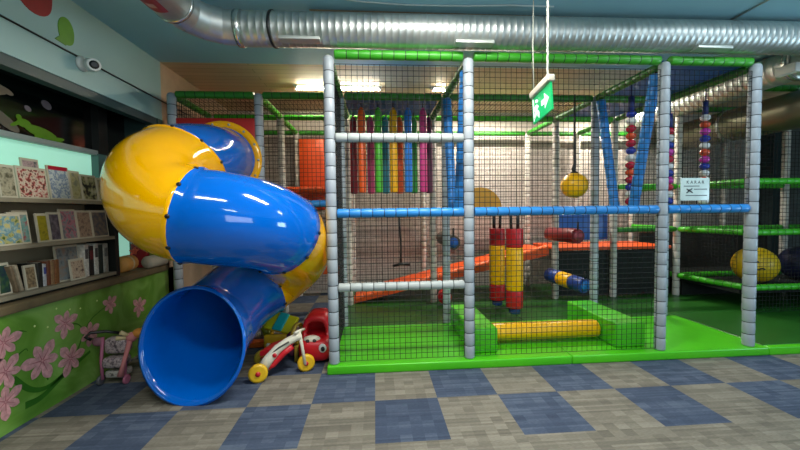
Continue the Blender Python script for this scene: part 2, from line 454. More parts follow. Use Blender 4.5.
def fat_book(y0, y1, z0, h, label, col, group, dep=.15, lean=0, label_col=None, rough=.5):
    """book standing with its spine to the room"""
    o = thing('storybook', label, 'book', (BX1-.04, (y0+y1)/2, z0), group)
    s, c = math.sin(lean), math.cos(lean)
    M = Matrix(((1, 0, 0, BX1-.03), (0, c, s, y0), (0, -s, c, z0+.001 + max(0, s)*(y1-y0)), (0, 0, 0, 1)))
    w = y1-y0
    MB().box((-dep, 0, 0), (0, w, h), bev=.004, M=M).build('cover', mat('cover_'+col, '#'+col, rough, var=.25, scale=40), o)
    MB().box((-dep-.001, w*.12, .006), (-.012, w*.88, h+.0015), M=M).build('pages', CREAM, o)
    if label_col: MB().box((0, w*.15, h*.55), (.0015, w*.85, h*.85), M=M).build('spine_label', mat('lab_'+label_col, '#'+label_col, .5, var=.3, scale=60), o)
    return o
g1, g2, g3 = 'picture books on the top shelf', 'picture books on the middle shelf', 'books on the bottom shelf'
Z1, Z2, Z3 = 1.598, 1.262, .915
magazine(2.30, 2.60, Z1, .245, 'cream picture book at the near end of the top shelf, cut by the picture edge', ['#6f6a55','#a29a80','#8a8468'], g1, seed=1)
magazine(2.615, 2.735, Z1, .235, 'beige grey picture book left of the one with the red haired figure', ['#5e5a46','#99937b','#b3ab90','#77735c'], g1, seed=2)
magazine(2.745, 2.98, Z1, .24, 'wide cream picture book with a red and pink figure on its cover', ['#4c4a3c','#a32f35','#cfae9d','#d4cbb5','#7a3b38'], g1, seed=3, scale=18)
magazine(2.86, 3.0, Z1, .315, 'tall pink topped picture book behind the one with the red figure', ['#8d7c7c','#b79a9a','#4f5a58'], g1, x=.06, seed=4)
magazine(2.99, 3.185, Z1, .275, 'white and pale blue picture book with a red title band on the top shelf', ['#9fb0b4','#cdd3cf','#6f86a4','#c2c8c2'], g1, seed=5, x=-.004)
o = [q for q in bpy.data.objects if q.name.startswith('picture_book')][-1]
MB().box((0,0,0),(.0025,.17,.035), M=Matrix.Translation((BX1-.041, 3.002, Z1+.236))).build('title_band', mat('title_red','#b01a33',.4), o)
magazine(3.19, 3.30, Z1, .255, 'olive yellow narrow picture book right of the red title band', ['#9a9560','#b8b183','#8a8a72'], g1, seed=6)
magazine(3.305, 3.475, Z1, .235, 'cream picture book with a dark animal on its cover, near the yellow tube', ['#24231f','#2f2d28','#9c9a70','#b8b398'], g1, seed=7, scale=10)
magazine(3.48, 3.585, Z1, .22, 'plain grey cream picture book at the far end of the top shelf', ['#7f795e','#a09a7f'], g1, seed=8)
magazine(2.40, 2.745, Z2, .225, 'large blue and green landscape picture book at the near end of the middle shelf', ['#3f5f2a','#b6b06a','#5f8f9c','#9ab4b2','#d0c06a'], g2, x=-.012, seed=9, scale=12)
magazine(2.68, 2.83, Z2, .235, 'white bordered picture book with red top and teal picture on the middle shelf', ['#4f8a82','#7ba39a','#a3484f'], g2, x=.012, seed=10)
magazine(2.755, 2.87, Z2, .25, 'tall grey framed picture book peeking over the teal one', ['#55574a','#8a8674'], g2, x=.05, seed=11)
magazine(2.875, 2.97, Z2, .225, 'mustard yellow picture book on the middle shelf', ['#6f6a1a','#a89a20','#8d8420'], g2, seed=12)
magazine(2.975, 3.078, Z2, .235, 'dark purple grey picture book right of the mustard one', ['#3a333c','#5a525c','#77717a'], g2, seed=13)
magazine(3.08, 3.235, Z2, .26, 'grey blue picture book with a pink corner on the middle shelf', ['#6a6c6e','#87888a','#b76a78','#5d6064'], g2, seed=14)
magazine(3.24, 3.395, Z2, .25, 'brown and cream striped picture book on the middle shelf', ['#7a6150','#a58d76','#6a5648'], g2, seed=15)
magazine(3.40, 3.585, Z2, .25, 'blue and brown picture book at the far end of the middle shelf', ['#3f4a5a','#6a6258','#7f7264'], g2, seed=16)
fat_book(2.44, 2.56, Z3, .2, 'dark maroon book cut by the picture edge on the bottom shelf', '4a2630', g3)
fat_book(2.565, 2.59, Z3, .235, 'thin white upright book at the near end of the bottom shelf', 'b9b49f', g3)
magazine(2.595, 2.69, Z3, .225, 'dark blue and green picture book with pale border on the bottom shelf', ['#1c2a44','#27493a','#44603a'], g3, x=.03, seed=17)
fat_book(2.70, 2.72, Z3, .2, 'thin brown book leaning beside the dark blue picture book', '7a664e', g3, lean=-.22)
fat_book(2.735, 2.755, Z3, .2, 'thin cream book leaning against the patterned brown one', 'a89a80', g3, lean=-.22)
magazine(2.77, 2.86, Z3, .185, 'brown patterned picture book on the bottom shelf', ['#5c4a36','#8a7556','#a38d6a'], g3, x=.01, seed=18, scale=30)
fat_book(2.862, 2.90, Z3, .19, 'black book left of the white and blue spine', '24241f', g3)
fat_book(2.905, 2.932, Z3, .175, 'white book with blue spine mark on the bottom shelf', 'b4b4b4', g3, label_col='3c4a8a')
fat_book(2.94, 2.968, Z3, .195, 'reddish brown book, first of the brown run on the bottom shelf', '6a3d28', g3)
fat_book(2.972, 3.0, Z3, .19, 'tan brown book, middle of the brown run on the bottom shelf', '8a6a48', g3)
fat_book(3.006, 3.045, Z3, .195, 'wide orange brown book, last of the brown run on the bottom shelf', '7a4f2c', g3)
magazine(3.06, 3.285, Z3, .30, 'tall grey blue picture book on the bottom shelf with a smaller one before it', ['#5a6468','#7f8686','#8f7a6a'], g3, x=.03, seed=19)
magazine(3.13, 3.275, Z3, .18, 'small cream picture book with a dark square in front of the tall one', ['#a88f78','#c2ac92','#4a2a22'], g3, x=-.015, seed=20, scale=18)
fat_book(3.298, 3.345, Z3, .29, 'white binder, nearest of the three tall white spines on the bottom shelf', 'c8c6ba', g3, label_col='4f4f4f')
fat_book(3.35, 3.40, Z3, .27, 'dark book between the first two tall white spines', '23201f', g3, label_col='6a2024')
fat_book(3.41, 3.455, Z3, .29, 'white binder, middle of the three tall white spines on the bottom shelf', 'c6c4b8', g3, label_col='3f3f3f')
fat_book(3.46, 3.51, Z3, .27, 'dark green book between the last two tall white spines', '1d2a24', g3)
fat_book(3.52, 3.575, Z3, .28, 'grey white binder by the dark end of the bookcase', '98978c', g3, label_col='5f5f5c')

# items on the ledge past the bookcase
LZ = .866
pl = thing('bolster_cushion', 'orange yellow bolster cushion lying on the ledge past the bookcase', 'cushion', (-2.66, 3.86, LZ))
MB().lathe([(.02,0),(.07,.01),(.085,.03),(.085,.2),(.07,.22),(.02,.23)], (-2.62, 3.76, LZ+.085), (-.12, 1, 0)).build('body', mat('cushion_orange','#e0a050',.6,var=.2), pl)
MB().lathe([(.0865,0),(.0865,.03)], (-2.632, 3.86, LZ+.085), (-.12,1,0), cap=False).build('band', mat('band_cream','#d9c8a0',.6), pl)
sf = MB()
for k in range(5):
    a = 2*PI*k/5 + .3
    sf.tube([(-2.61, 3.98, LZ+.205), (-2.61+.01*math.sin(a), 3.98+.075*math.cos(a), LZ+.205+.045*math.sin(a))], [.022,.008], n=8)
tag(sf.build('starfish_toy', mat('coral_plush', '#e06a50', .7)), 'coral red starfish toy sitting on the orange bolster', 'toy')
tag(MB().box((-2.75, 4.14, LZ), (-2.58, 4.19, LZ+.42), bev=.006).build('upright_board', mat('crimson_board','#9d1626',.4)), 'tall crimson board standing upright on the ledge', 'board')
tag(MB().box((-2.75, 4.215, LZ), (-2.58, 4.245, LZ+.36), bev=.006).build('upright_board', mat('olive_board','#7f9440',.4)), 'olive green board standing behind the crimson one', 'board')
tag(MB().lathe([(.02,0),(.06,.01),(.07,.03),(.07,.27),(.06,.29),(.02,.3)], (-2.52, 4.02, LZ+.071), (.1, 1, 0)).build('cloth_roll', mat('cloth_cream','#b3ab98',.8)), 'cream cloth roll lying on the far end of the ledge', 'cloth')

# ------------------------------------------------------------------ play frame
YA, YBf, YC, YD = 3.2, 4.24, 5.2, 6.2
XS = [-2.3, -1.33, -.39, .87, 2.77, 3.71]
ZT = 2.835
MT = .08                                   # mat top
pf = thing('soft_play_gym', 'tall netted soft play frame with grey padded posts and green top bars', 'play frame', (.87, YA, 0))
def post(x, y, m=GREY, z1=2.83, z0=MT+.001, parent=None, r=.05):
    mb = sausage((x, y, z0), (x, y, z1), r)
    mb.ball((x, y, z1), r*.9, n=12, k=6, sc=(1,1,.6))
    return mb.build('post', [m, TIE], parent or pf)
def bar(p0, p1, m, parent=None, r=.042, name='crossbar', seg=.108):
    return sausage(p0, p1, r, seg).build(name, [m, TIE], parent or pf)
for x in XS[2:]: post(x, YA)
for x in XS: post(x, YBf, z0=MT+.001 if x > -.5 else .001)
for x in XS: post(x, YC, WHITEP, z0=MT+.001 if x > -.5 else .001)
for x in XS: post(x, YD, WHITEP, z0=MT+.001 if x > -.5 else .001)
def xbars(y, z, x0, x1, m, name='crossbar'):
    xs = [x for x in XS if x0-.01 <= x <= x1+.01]
    for a, b in zip(xs, xs[1:]): bar((a+.052, y, z), (b-.052, y, z), m, name=name)
def ybars(x, z, ys, m):
    for a, b in zip(ys, ys[1:]): bar((x, a+.052, z), (x, b-.052, z), m)
DGREEN = mat('deep_green_foam', '#2a7a1c', .4)
xbars(YA, 2.868, -.39, 3.71, mat('leaf_green_foam', '#35961c', .38))
xbars(YA, 1.455, -.39, 3.71, BLUE)
bar((-.34, YA, 2.135), (.82, YA, 2.135), GREYB); bar((-.34, YA, .778), (.82, YA, .778), GREYB)
xbars(YBf, ZT, -2.3, 3.71, DGREEN); xbars(YC, ZT, -2.3, 3.71, GREEN); xbars(YD, ZT, -2.3, 3.71, DGREEN)  # lime middle row: fluorescent light painted into its colour
for x in XS:
    ybars(x, ZT, [YA, YBf, YC, YD] if x > -.5 else [YBf, YC, YD], GREEN if x in (-1.33,) else DGREEN)
xbars(YBf, 1.57, -1.33, -.39, BLUE); xbars(YC, 1.80, -1.33, -.39, ORAN)
xbars(YC, 1.43, -.39, 2.77, PBLUE); bar((.92, YBf, 1.44), (2.72, YBf, 1.44), PBLUE)
xbars(YD, 1.43, -2.3, 3.71, WHITEP)
# nets
def net(o, u, v, lu, lv, step=.05, w=.0025, parent=None):
    """square mesh of twisted strands; o corner, u/v unit directions"""
    o, u, v = Vector(o), Vector(u), Vector(v); nrm = u.cross(v)
    mb = MB()
    def strand(p, d, L, side, off):
        q = p + d*L
        tri = [side*w + nrm*off, nrm*(off+w*1.6) - side*w*.2, -side*w + nrm*off]
        b = len(mb.v)
        mb.v += [tuple(p+t) for t in tri] + [tuple(q+t) for t in tri]
        for i in range(3): mb.face((b+i, b+(i+1) % 3, b+3+(i+1) % 3, b+3+i))
    nu, nv = int(round(lu/step)), int(round(lv/step))
    for i in range(nu+1): strand(o + u*(lu*i/nu), v, lv, u, 0)
    for j in range(nv+1): strand(o + v*(lv*j/nv), u, lu, v, .001)
    return mb.build('safety_net', NETM, parent or pf)
EX, EY, EZ = (1,0,0), (0,1,0), (0,0,1)
fy = YA-.012
for a, b in ((-.34,.82),(.92,2.72)): net((a, fy, .1), EX, EZ, b-a, 2.68)
net((2.82, fy, 1.5), EX, EZ, .84, 1.28)
for a, b in ((-1.28,-.44),): net((a, YBf, .9), EX, EZ, b-a, 1.88)
net((-2.25, YBf, 2.56), EX, EZ, .87, .24)
for a, b in ((-2.25,-1.38),(-1.28,-.44),(-.34,.82),(.92,2.72),(2.82,3.66)): net((a, YD-.01, .1), EX, EZ, b-a, 2.7)
net((-.39, YA+.05, .1), EY, EZ, .94, 2.7); 

for a, b in ((-2.25,-1.38),(-1.28,-.44),(.92,2.72)): net((a, YBf+.05, 2.86), EX, EY, b-a, .86)
net((-2.3, YBf+.05, .9), EY, EZ, .86, 1.9)
# panels of the frame
def panel(lo, hi, m, name='padded_panel', label=None, bev=.015):
    return MB().box(lo, hi, bev=bev).build(name, m, pf, label)
rp = panel((-2.26, YBf-.02, 1.55), (-1.375, YBf+.025, 2.57), mat('red_panel','#b01c1c',.4), 'entry_panel', 'red entry panel behind the slide')
panel((-.35, YBf+.06, 2.86), (.83, YC-.06, 2.90), PBLUE, 'roof_panel')
panel((2.81, YA+.06, 2.86), (3.67, YBf-.06, 2.90), PBLUE, 'roof_panel')
panel((2.81, YBf+.06, 2.86), (3.67, YC-.06, 2.90), PBLUE, 'roof_panel')
panel((-1.27, YD-.10, 1.5), (-.85, YD-.05, 2.72), ORAN, 'orange_panel')
panel((-1.28, YC+.06, 1.73), (-.44, YD-.12, 1.80), ORAN, 'upper_deck')
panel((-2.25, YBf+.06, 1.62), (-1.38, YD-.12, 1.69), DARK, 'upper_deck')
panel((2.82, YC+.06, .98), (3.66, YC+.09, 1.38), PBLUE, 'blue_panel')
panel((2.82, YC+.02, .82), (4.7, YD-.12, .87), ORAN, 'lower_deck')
panel((2.82, YC+.04, .1), (4.7, YC+.07, .81), DARK, 'shade_skirt')  # black sheet added for the shade under the deck
# sloping orange ramp from the mat up to the lower deck
rm = MB()
x0, x1, z0, z1 = -.33, 2.70, .13, .85
for a in (0,):
    rm.prism([(x0, YC+.07, z0), (x1, YC+.07, z1), (x1, YC+.07, z1-.10), (x0, YC+.07, max(.085, z0-.10))], (0, .8, 0))
rm.build('ramp', ORAN, pf)
sausage((x0, YC+.11, z0+.02), (x1, YC+.11, z1+.02), .045, .15).build('ramp_edge', [mat('orange_edge_foam','#f0662a',.4), TIE], pf)
panel((-2.2, YC-.02, .55), (-.44, YC+.04, .67), mat('dim_orange_vinyl','#c9501c',.4), 'ramp_side')

# V-shaped squeeze pillars between front and middle posts
VB = mat('blue_squeeze_pad', '#2f86d6', .4)
def vpads(x, lab):
    for (ya, yb, w) in ((YA+.10, 3.58, 'front'), (YBf-.10, 3.86, 'rear')):
        o = thing('squeeze_pad', 'blue slanting %s squeeze pad of the V pair %s' % (w, lab), 'foam pad', (x, yb, 1.47), 'slanting blue squeeze pads')
        p0 = (x, yb, 1.46); p1 = (x, ya, 2.78)
        sausage(p0, p1, .052, .12).build('sleeve', [VB, TIE], o)
        MB().tube([p1, (x, ya + (ya-yb)*.04, 2.80)], .015).build('strap', BLACKP, o)
vpads(.87, 'behind the second grey post')
vpads(2.77, 'behind the third grey post')

# adjoining lower frame on the right
rf = thing('soft_play_gym', 'green barred play frame with dark decks beyond the last grey post', 'play frame', (6.0, YBf, 0))
for x in (4.88, 6.6, 7.8):
    for y, m in ((YBf, GREY), (YC, WHITEP), (YD, WHITEP)):
        post(4.76 if x < 5 and y != YBf else x, y, m, z1=3.0, z0=(MT+.001) if x < 7.7 else .001, parent=rf)
for z in (3.0, 1.80, 1.13, .40):
    for y in (YBf, YC):
        for a, b in ((4.88 if y == YBf else 4.76, 6.6), (6.6, 7.8)): bar((a+.05, y, z), (b-.05, y, z), GREEN if z < 2 else DGREEN, rf)
    for a, b in ((YBf, YC), (YC, YD)): bar((4.88 if a == YBf else 4.76, a+.05, z), (4.76, b-.05, z), GREEN if z < 2.5 else DGREEN, rf)
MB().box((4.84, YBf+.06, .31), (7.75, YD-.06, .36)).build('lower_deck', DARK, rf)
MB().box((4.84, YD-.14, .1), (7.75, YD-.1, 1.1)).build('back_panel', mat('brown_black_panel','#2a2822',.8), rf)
MB().box((4.84, YC-.03, .085), (7.75, YC, .30)).build('under_deck_shade', DARK, rf)  # dark strip added to deepen the shade below this deck
for a, b in ((4.84, 6.55), (6.65, 7.75)):
    net((a, YBf-.012, .08), EX, EZ, b-a, 2.36, parent=rf); net((a, YD-.02, 1.1), EX, EZ, b-a, 1.7, parent=rf)
net((4.78, YBf+.05, .45), EY, EZ, .86, 2.0, parent=rf)
net((3.76, YD-.01, .1), EX, EZ, .97, 2.7, parent=rf)
bar((3.76, YD, ZT), (4.73, YD, ZT), DGREEN, rf); bar((3.76, YC, 1.80), (4.73, YC, 1.80), GREEN, rf); bar((3.76, YC, 1.13), (4.73, YC, 1.13), DGREEN, rf)

# ------------------------------------------------------------------ floor mats
def fmat(x0, x1, y0, y1, label, m=MATG):
    return tag(MB().box((x0, y0, 0), (x1, y1, MT), bev=.012).build('floor_mat', m), label, 'floor mat')
fmat(-.45, 1.84, 3.13, 4.215, 'bright green floor mat under the first two grey posts')
fmat(1.845, 3.86, 3.13, 4.215, 'bright green floor mat under the third and fourth grey posts')
MATD = mat('dark_green_vinyl', '#245c1c', .35, var=.06)  # darker green for the rear and right mats
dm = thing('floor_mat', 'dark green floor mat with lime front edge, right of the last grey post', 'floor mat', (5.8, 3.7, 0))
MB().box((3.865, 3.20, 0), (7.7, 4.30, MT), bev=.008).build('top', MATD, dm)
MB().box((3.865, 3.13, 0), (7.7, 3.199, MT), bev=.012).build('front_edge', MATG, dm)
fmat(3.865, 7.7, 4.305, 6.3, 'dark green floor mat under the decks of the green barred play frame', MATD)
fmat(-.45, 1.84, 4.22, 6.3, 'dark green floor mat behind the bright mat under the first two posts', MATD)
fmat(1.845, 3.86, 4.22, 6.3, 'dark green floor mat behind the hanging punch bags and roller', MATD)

# green pads and the yellow roller between them
def pad(x0, x1, label):
    o = thing('step_block', label, 'foam block', ((x0+x1)/2, 3.7, MT+.001))
    MB().box((x0, 3.275, MT+.001), (x1, 4.17, .325), bev=.02).build('block', PADG, o)
    return o
pad(.90, 1.175, 'green foam block beside the second grey post, left of the yellow roller')
pad(2.37, 2.69, 'green foam block near the third grey post, right of the yellow roller')
ro = thing('floor_roller', 'yellow roller lying low between two green foam blocks', 'roller', (1.75, 3.55, .2))
MB().lathe([(.05,0),(.085,.012),(.09,.03),(.09,1.14),(.085,1.158),(.05,1.17)], (1.187, 3.55, .19), (1,0,0), n=20).build('sleeve', YELV, ro)
for xx in (1.176, 2.350): MB().lathe([(.03,0),(.03,.018)], (xx, 3.55, .19), (1,0,0)).build('axle', STEEL, ro)

# ------------------------------------------------------------------ hanging things
# coloured noodles
def noodle(x, y, z0, hexc, label, r=.05):
    o = thing('hanging_noodle', label, 'foam noodle', (x, y, z0), 'foam noodles hanging under the blue roof panel')
    m = mat('noodle_'+hexc, '#'+hexc, .35)
    MB().lathe([(r*.7,0),(r*.95,.01),(r,.03),(r,1.0),(r*.7,1.06),(r*.25,1.09)], (x, y, z0), n=14).build('sleeve', m, o)
    MB().tube([(x, y, z0+1.085), (x, y, 2.86)], .008, n=6).build('cord', BLACKP, o)
for x, c, n in ((-.155,'ff6420','orange'),(.06,'52c234','green'),(.255,'ffb80a','yellow'),(.445,'2f8aee','blue'),(.64,'ec4a96','pink')):
    noodle(x, 4.55, 1.71, c, 'front row %s foam noodle hanging under the blue roof panel' % n)
for x, c, n in ((-.285,'8f1826','dark red'),(-.045,'d84a82','raspberry pink'),(.165,'2f9ab4','teal'),(.365,'f86020','orange'),(.57,'38b046','green'),(.79,'6a1c4a','dark plum')):
    noodle(x, 5.02, 1.72, c, 'rear row %s foam noodle hanging under the blue roof panel' % n)

# bead strings
def beads(x, y, z0, z1, seq, label, top='1d2a6a'):
    o = thing('bead_string', label, 'bead string', (x, y, z0), 'hanging bead strings')
    MB().tube([(x, y, z0), (x, y, 2.86)], .007, n=6).build('cord', mat('cord_'+top, '#'+top, .5), o)
    n = int((z1-z0)/.081)
    for k in range(n):
        c = seq[k % len(seq)]
        MB().ball((x, y, z0+.045+.081*k), .051, n=14, k=8, sc=(1,1,.82)).build('bead', mat('bead_'+c, '#'+c, .25), o)
    MB().tube([(x, y, z0+.081*n), (x, y, z0+.081*n+.16)], .03, n=10).build('sleeve', mat('sleeve_navy','#1d2a6a',.5), o)
W_, N_, M_, O_, R_ = 'dcdcdc', '2038a0', 'c83aa8', 'd8502a', 'b8203a'
beads(3.88, 3.88, 1.50, 2.62, [W_, N_, M_, O_], 'bead string of white orange pink and blue behind the small white notice')
beads(3.42, 3.86, 1.50, 2.45, [N_, W_, R_, M_], 'bead string mostly hidden behind the third grey post')
beads(2.87, 3.755, 1.50, 2.62, [R_, W_, N_, R_, O_], 'bead string of red white and navy between the V of blue pads')

# yellow ball swing
bs = thing('ball_swing', 'yellow ball hanging on a black rope in the middle bay', 'swing', (2.43, 4.12, 1.6))
MB().ball((2.43, 4.12, 1.755), .155, n=24, k=14).build('ball', YELV, bs)
MB().tube([(2.43, 4.12, 1.90), (2.42, 4.12, 1.96), (2.435, 4.12, 2.02), (2.43, 4.12, 2.85)], [.02,.026,.016,.007]).build('rope', BLACKP, bs)
MB().lathe([(.05,0),(.045,.02),(.02,.03)], (2.43,4.12,1.895)).build('cap', BLACKP, bs)
# trapeze
tz = thing('trapeze_swing', 'black rope swing with short bar in the first bay', 'swing', (.37, 5.0, .6))
MB().tube([(.355, 5.1, 1.42), (.36, 5.1, 1.2), (.375, 5.1, .95), (.37, 5.1, .70)], .014).build('rope', BLACKP, tz)
MB().tube([(.25, 5.1, .665), (.37, 5.1, .69), (.50, 5.1, .68)], .02).build('bar', BLACKP, tz)
# punch bags
def bag(x, y, zb, label):
    o = thing('punch_bag', label, 'punch bag', (x, y, zb), 'red and yellow hanging punch bags')
    r = .105
    for a, b, m in ((.08,.30,REDV),(.30,.835,YELV),(.835,1.07,REDV)):
        MB().lathe([(r*.96,a),(r,a+.015),(r,b-.015),(r*.96,b)], (x, y, zb), n=22).build('section', m, o)
    MB().lathe([(.05,0),(.07,.01),(.07,.075),(.05,.085)], (x, y, zb)).build('foot', NAVY, o)
    MB().tube([(x-.04, y, zb+1.06), (x-.045, y, zb+1.16), (x-.045, y, 2.86 if False else 1.47)], .02).build('strap', BLACKP, o)
    MB().tube([(x+.04, y, zb+1.06), (x+.045, y, zb+1.16), (x+.045, y, 1.47)], .02).build('strap', BLACKP, o)
bag(1.73, 4.24, .165, 'red and yellow punch bag in front, hanging over the green mat')
bag(1.68, 4.72, .145, 'red and yellow punch bag hanging just behind the front one')
bar((1.68, YBf+.06, 1.46), (1.68, YC-.06, 1.46), PBLUE)
# rollers running front to back
def roller(p0, p1, r, cols, label, cap):
    o = thing('foam_roller', label, 'roller', p0)
    p0, p1 = Vector(p0), Vector(p1); d = p1-p0; n = len(cols)
    for i, m in enumerate(cols):
        L = d.length/n
        MB().lathe([(r*.94,0),(r,.015),(r,L-.015),(r*.94,L)], p0 + d*(i/n), d, n=20).build('section', m, o)
    MB().lathe([(r*.7,0),(r*.62,.02),(.01,.03)], p0, -d, n=20).build('end_cap', cap, o)
    MB().tube([p0 + Vector((0,0,r*.9)), p0+Vector((0,0,r*.9+.1))], .012).build('strap', BLACKP, o)
roller((2.72,4.35,.46), (2.57,5.0,.50), .10, [NAVY, YELV, NAVY], 'blue and yellow banded roller hung low by the right green block', mat('bright_blue_cap','#1f7ad0',.35))
roller((2.65,4.4,1.11), (2.63,5.10,1.10), .10, [DRED], 'dark red roller hung just under the blue front bar', mat('cap_rose','#8f3a48',.4))
roller((.985,4.36,1.06), (.985,5.08,1.07), .095, [mat('taupe_vinyl','#4f4338',.5)], 'taupe roller with a blue end hung in the first bay', PBLUE)
roller((1.00,5.0,.20), (1.02,5.15,.20), .10, [REDV], 'short red roller low behind the left green block', REDV)
# half-round yellow block on the rear blue bar
hd = MB(); pts = [(1.56+.33*math.cos(PI*i/24), YC-.10, 1.475+.33*math.sin(PI*i/24)) for i in range(25)]
hd.prism(pts, (0,.2,0)); tag(hd.build('half_round_block', mat('amber_vinyl','#e0a020',.4)), 'amber half round foam block standing on the rear blue bar', 'foam block')

# balls on the dark deck at right
eb = thing('foam_ball', 'big yellow foam ball with a drawn face on the dark deck', 'ball', (5.55, 4.72, .361))
MB().ball((5.52, 4.7, .621), .26, n=28, k=16).build('body', mat('yellow_ball','#e0b814',.4,var=.1), eb)
fm = mat('face_ink', '#2a2014', .5); fp = mat('face_patch','#e8c070',.5)
def onball(az, el, r=.261): return Vector((5.52 + r*math.cos(el)*math.cos(az), 4.7 + r*math.cos(el)*math.sin(az), .621 + r*math.sin(el)))
MB().tube([onball(-2.75+.08*i, .25+.10*math.sin(PI*i/6)) for i in range(7)], .012, n=6).build('brow', fm, eb)
MB().ball(onball(-2.62, -.12), .016, n=10, k=6).build('eye', fm, eb)
MB().tube([onball(-2.38+.09*i, -.1-.05*math.sin(i*1.7)) for i in range(5)], .010, n=6).build('mouth', fm, eb)
nb = thing('foam_ball', 'navy foam ball on the dark deck by the picture edge', 'ball', (6.38, 4.8, .361))
MB().ball((6.38, 4.8, .611), .25, n=24, k=14).build('body', mat('navy_ball','#141a3c',.4), nb)

# notice on the front net
ns = thing('notice', 'small white printed notice tied to the net beside the blue bar', 'sign', (3.08, YA-.03, 1.6))
x0, x1, z0, z1 = 2.93, 3.225, 1.535, 1.752
MB().box((x0, YA-.034, z0), (x1, YA-.024, z1), bev=.003).build('sheet', mat('laminated_white','#c3d6d4',.3), ns)
INK = mat('print_ink', '#2a3038', .6)
Mx = Matrix(((1,0,0,(x0+x1)/2),(0,0,-1,YA-.0345),(0,1,0,z1-.042),(0,0,0,1)))
text_mesh(MB(), 'K A R A R', .042, Mx, depth=.0008).build('heading', INK, ns)
for (a, b, z) in ((.03,.19,.135),(.135,.27,.105),(.05,.27,.045)):
    MB().box((x0+a, YA-.0352, z0+z), (x0+b, YA-.034, z0+z+.008)).build('print_line', mat('print_grey','#5a646a',.6), ns)
MB().tube([(x0+.06,YA-.035,z0+.075),(x0+.115,YA-.035,z0+.115)], .005, n=6).tube([(x0+.06,YA-.035,z0+.112),(x0+.12,YA-.035,z0+.078)], .005, n=6).ball((x0+.085,YA-.035,z0+.098), .014, sc=(1,.1,.8), n=10, k=6).build('pictogram', INK, ns)
for xx in (x0+.01, x1-.012): MB().tube([(xx, YA-.036, z1-.008), (xx, YA-.012, z1+.012)], .004, n=6).build('cable_tie', WHITE, ns)

# ------------------------------------------------------------------ tube slide
cxs, cys, RS, rt = -1.33, 3.25, .50, .36
def hx(deg, z, R=RS): a = math.radians(deg); return (cxs+R*math.cos(a), cys+R*math.sin(a), z)
KEYS = [(-1.74, 4.20, 2.08), (-1.77, 3.85, 2.04), (-1.83, 3.5, 1.95), hx(190,1.82), hx(215,1.67), hx(240,1.53), hx(265,1.46), hx(295,1.42), hx(325,1.36,.51),
        hx(355,1.25,.53), (-.84,3.62,1.04), (-1.06,3.74,.84), (-1.32,3.47,.66), (-1.41,3.10,.52), (-1.44,2.80,.44)]
CP = catmull(KEYS, 10)
# transported frames along the centre line
fr = []; up = Vector((0,0,1))
for i, p in enumerate(CP):
    t = (CP[min(i+1, len(CP)-1)] - CP[max(i-1, 0)]).normalized()
    a = (Vector((0,0,1)) - t*t.z).normalized()
    fr.append((p, a, t.cross(a), t))
ts = thing('tube_slide', 'twisting blue and yellow tube slide with open blue mouth on the carpet', 'slide', (-1.4, 3.2, 0))
NSEG = 36
def ring(i, r):
    p, a, b, t = fr[i]
    sk = .62*max(0, 1-abs(i-19)/9)       # the upper seam is cut at a slant
    k = max(0, (i-128)/12)*.42          # the mouth is cut leaning back
    return [p + r*((a + t*(sk-k))*math.cos(2*PI*j/NSEG) + b*math.sin(2*PI*j/NSEG)) for j in range(NSEG)]
def section(i0, i1, m, flare=0):
    rs = []
    idx = list(range(i0, i1+1))
    def rad(i):
        return rt + flare*max(0, (i-(i1-10))/10)**1.0
    outer = [ring(i, rad(i)) for i in idx]
    # raised lip at both seams
    outer = [ring(i0, rad(i0)+.012), ] + [ring(i, rad(i)) for i in idx[1:-1]] + [ring(i1, rad(i1)+.012)]
    inner = [ring(i, rad(i)-.014) for i in idx][::-1]
    mb = MB(); mb.loft(outer + inner + [outer[0]], 0)
    return mb.build('slide_section', m, ts)
def bolts(i, rr=.0, n=10):
    p, a, b, t = fr[i]
    for k in range(n):
        an = 2*PI*(k+.5)/n
        d = a*math.cos(an)+b*math.sin(an); sk = .62 if i == 19 else 0
        MB().lathe([(.016,0),(.016,.008),(.008,.013)], p + d*(rt+.006) + t*(sk*rt*math.cos(an)), d, n=8).build('bolt', BLACKP, ts)
cuts = [(0, 19, SLB), (19, 61, SLY), (61, 87, SLB), (87, 114, SLY), (114, 140, SLB)]
for a, b, m in cuts: section(a, b, m, .055 if b == 140 else 0)
for a, b, m in cuts[1:]: bolts(a)
# mouth rim
p, a, b, t = fr[-1]
MB().tube([p + (rt+.05)*((a-t*.42)*math.cos(2*PI*j/48)+b*math.sin(2*PI*j/48)) for j in range(49)], .009, n=8, cap=False).build('mouth_rim', SLB, ts)
# flange on the red panel
p, a, b, t = fr[0]
fl = MB(); fl.lathe([(rt-.005,0),(rt+.085,0),(rt+.085,.02),(rt+.005,.024),(rt-.005,.0)], (p.x, YBf-.045, p.z), (0,-1,0), n=40, cap=False)
fl.build('flange', SLY, ts)
for k in range(14):
    an = 2*PI*k/14
    MB().lathe([(.014,0),(.014,.008),(.006,.012)], (p.x+(rt+.05)*math.cos(an), YBf-.066, p.z+(rt+.05)*math.sin(an)), (0,-1,0), n=8).build('bolt', STEEL, ts)

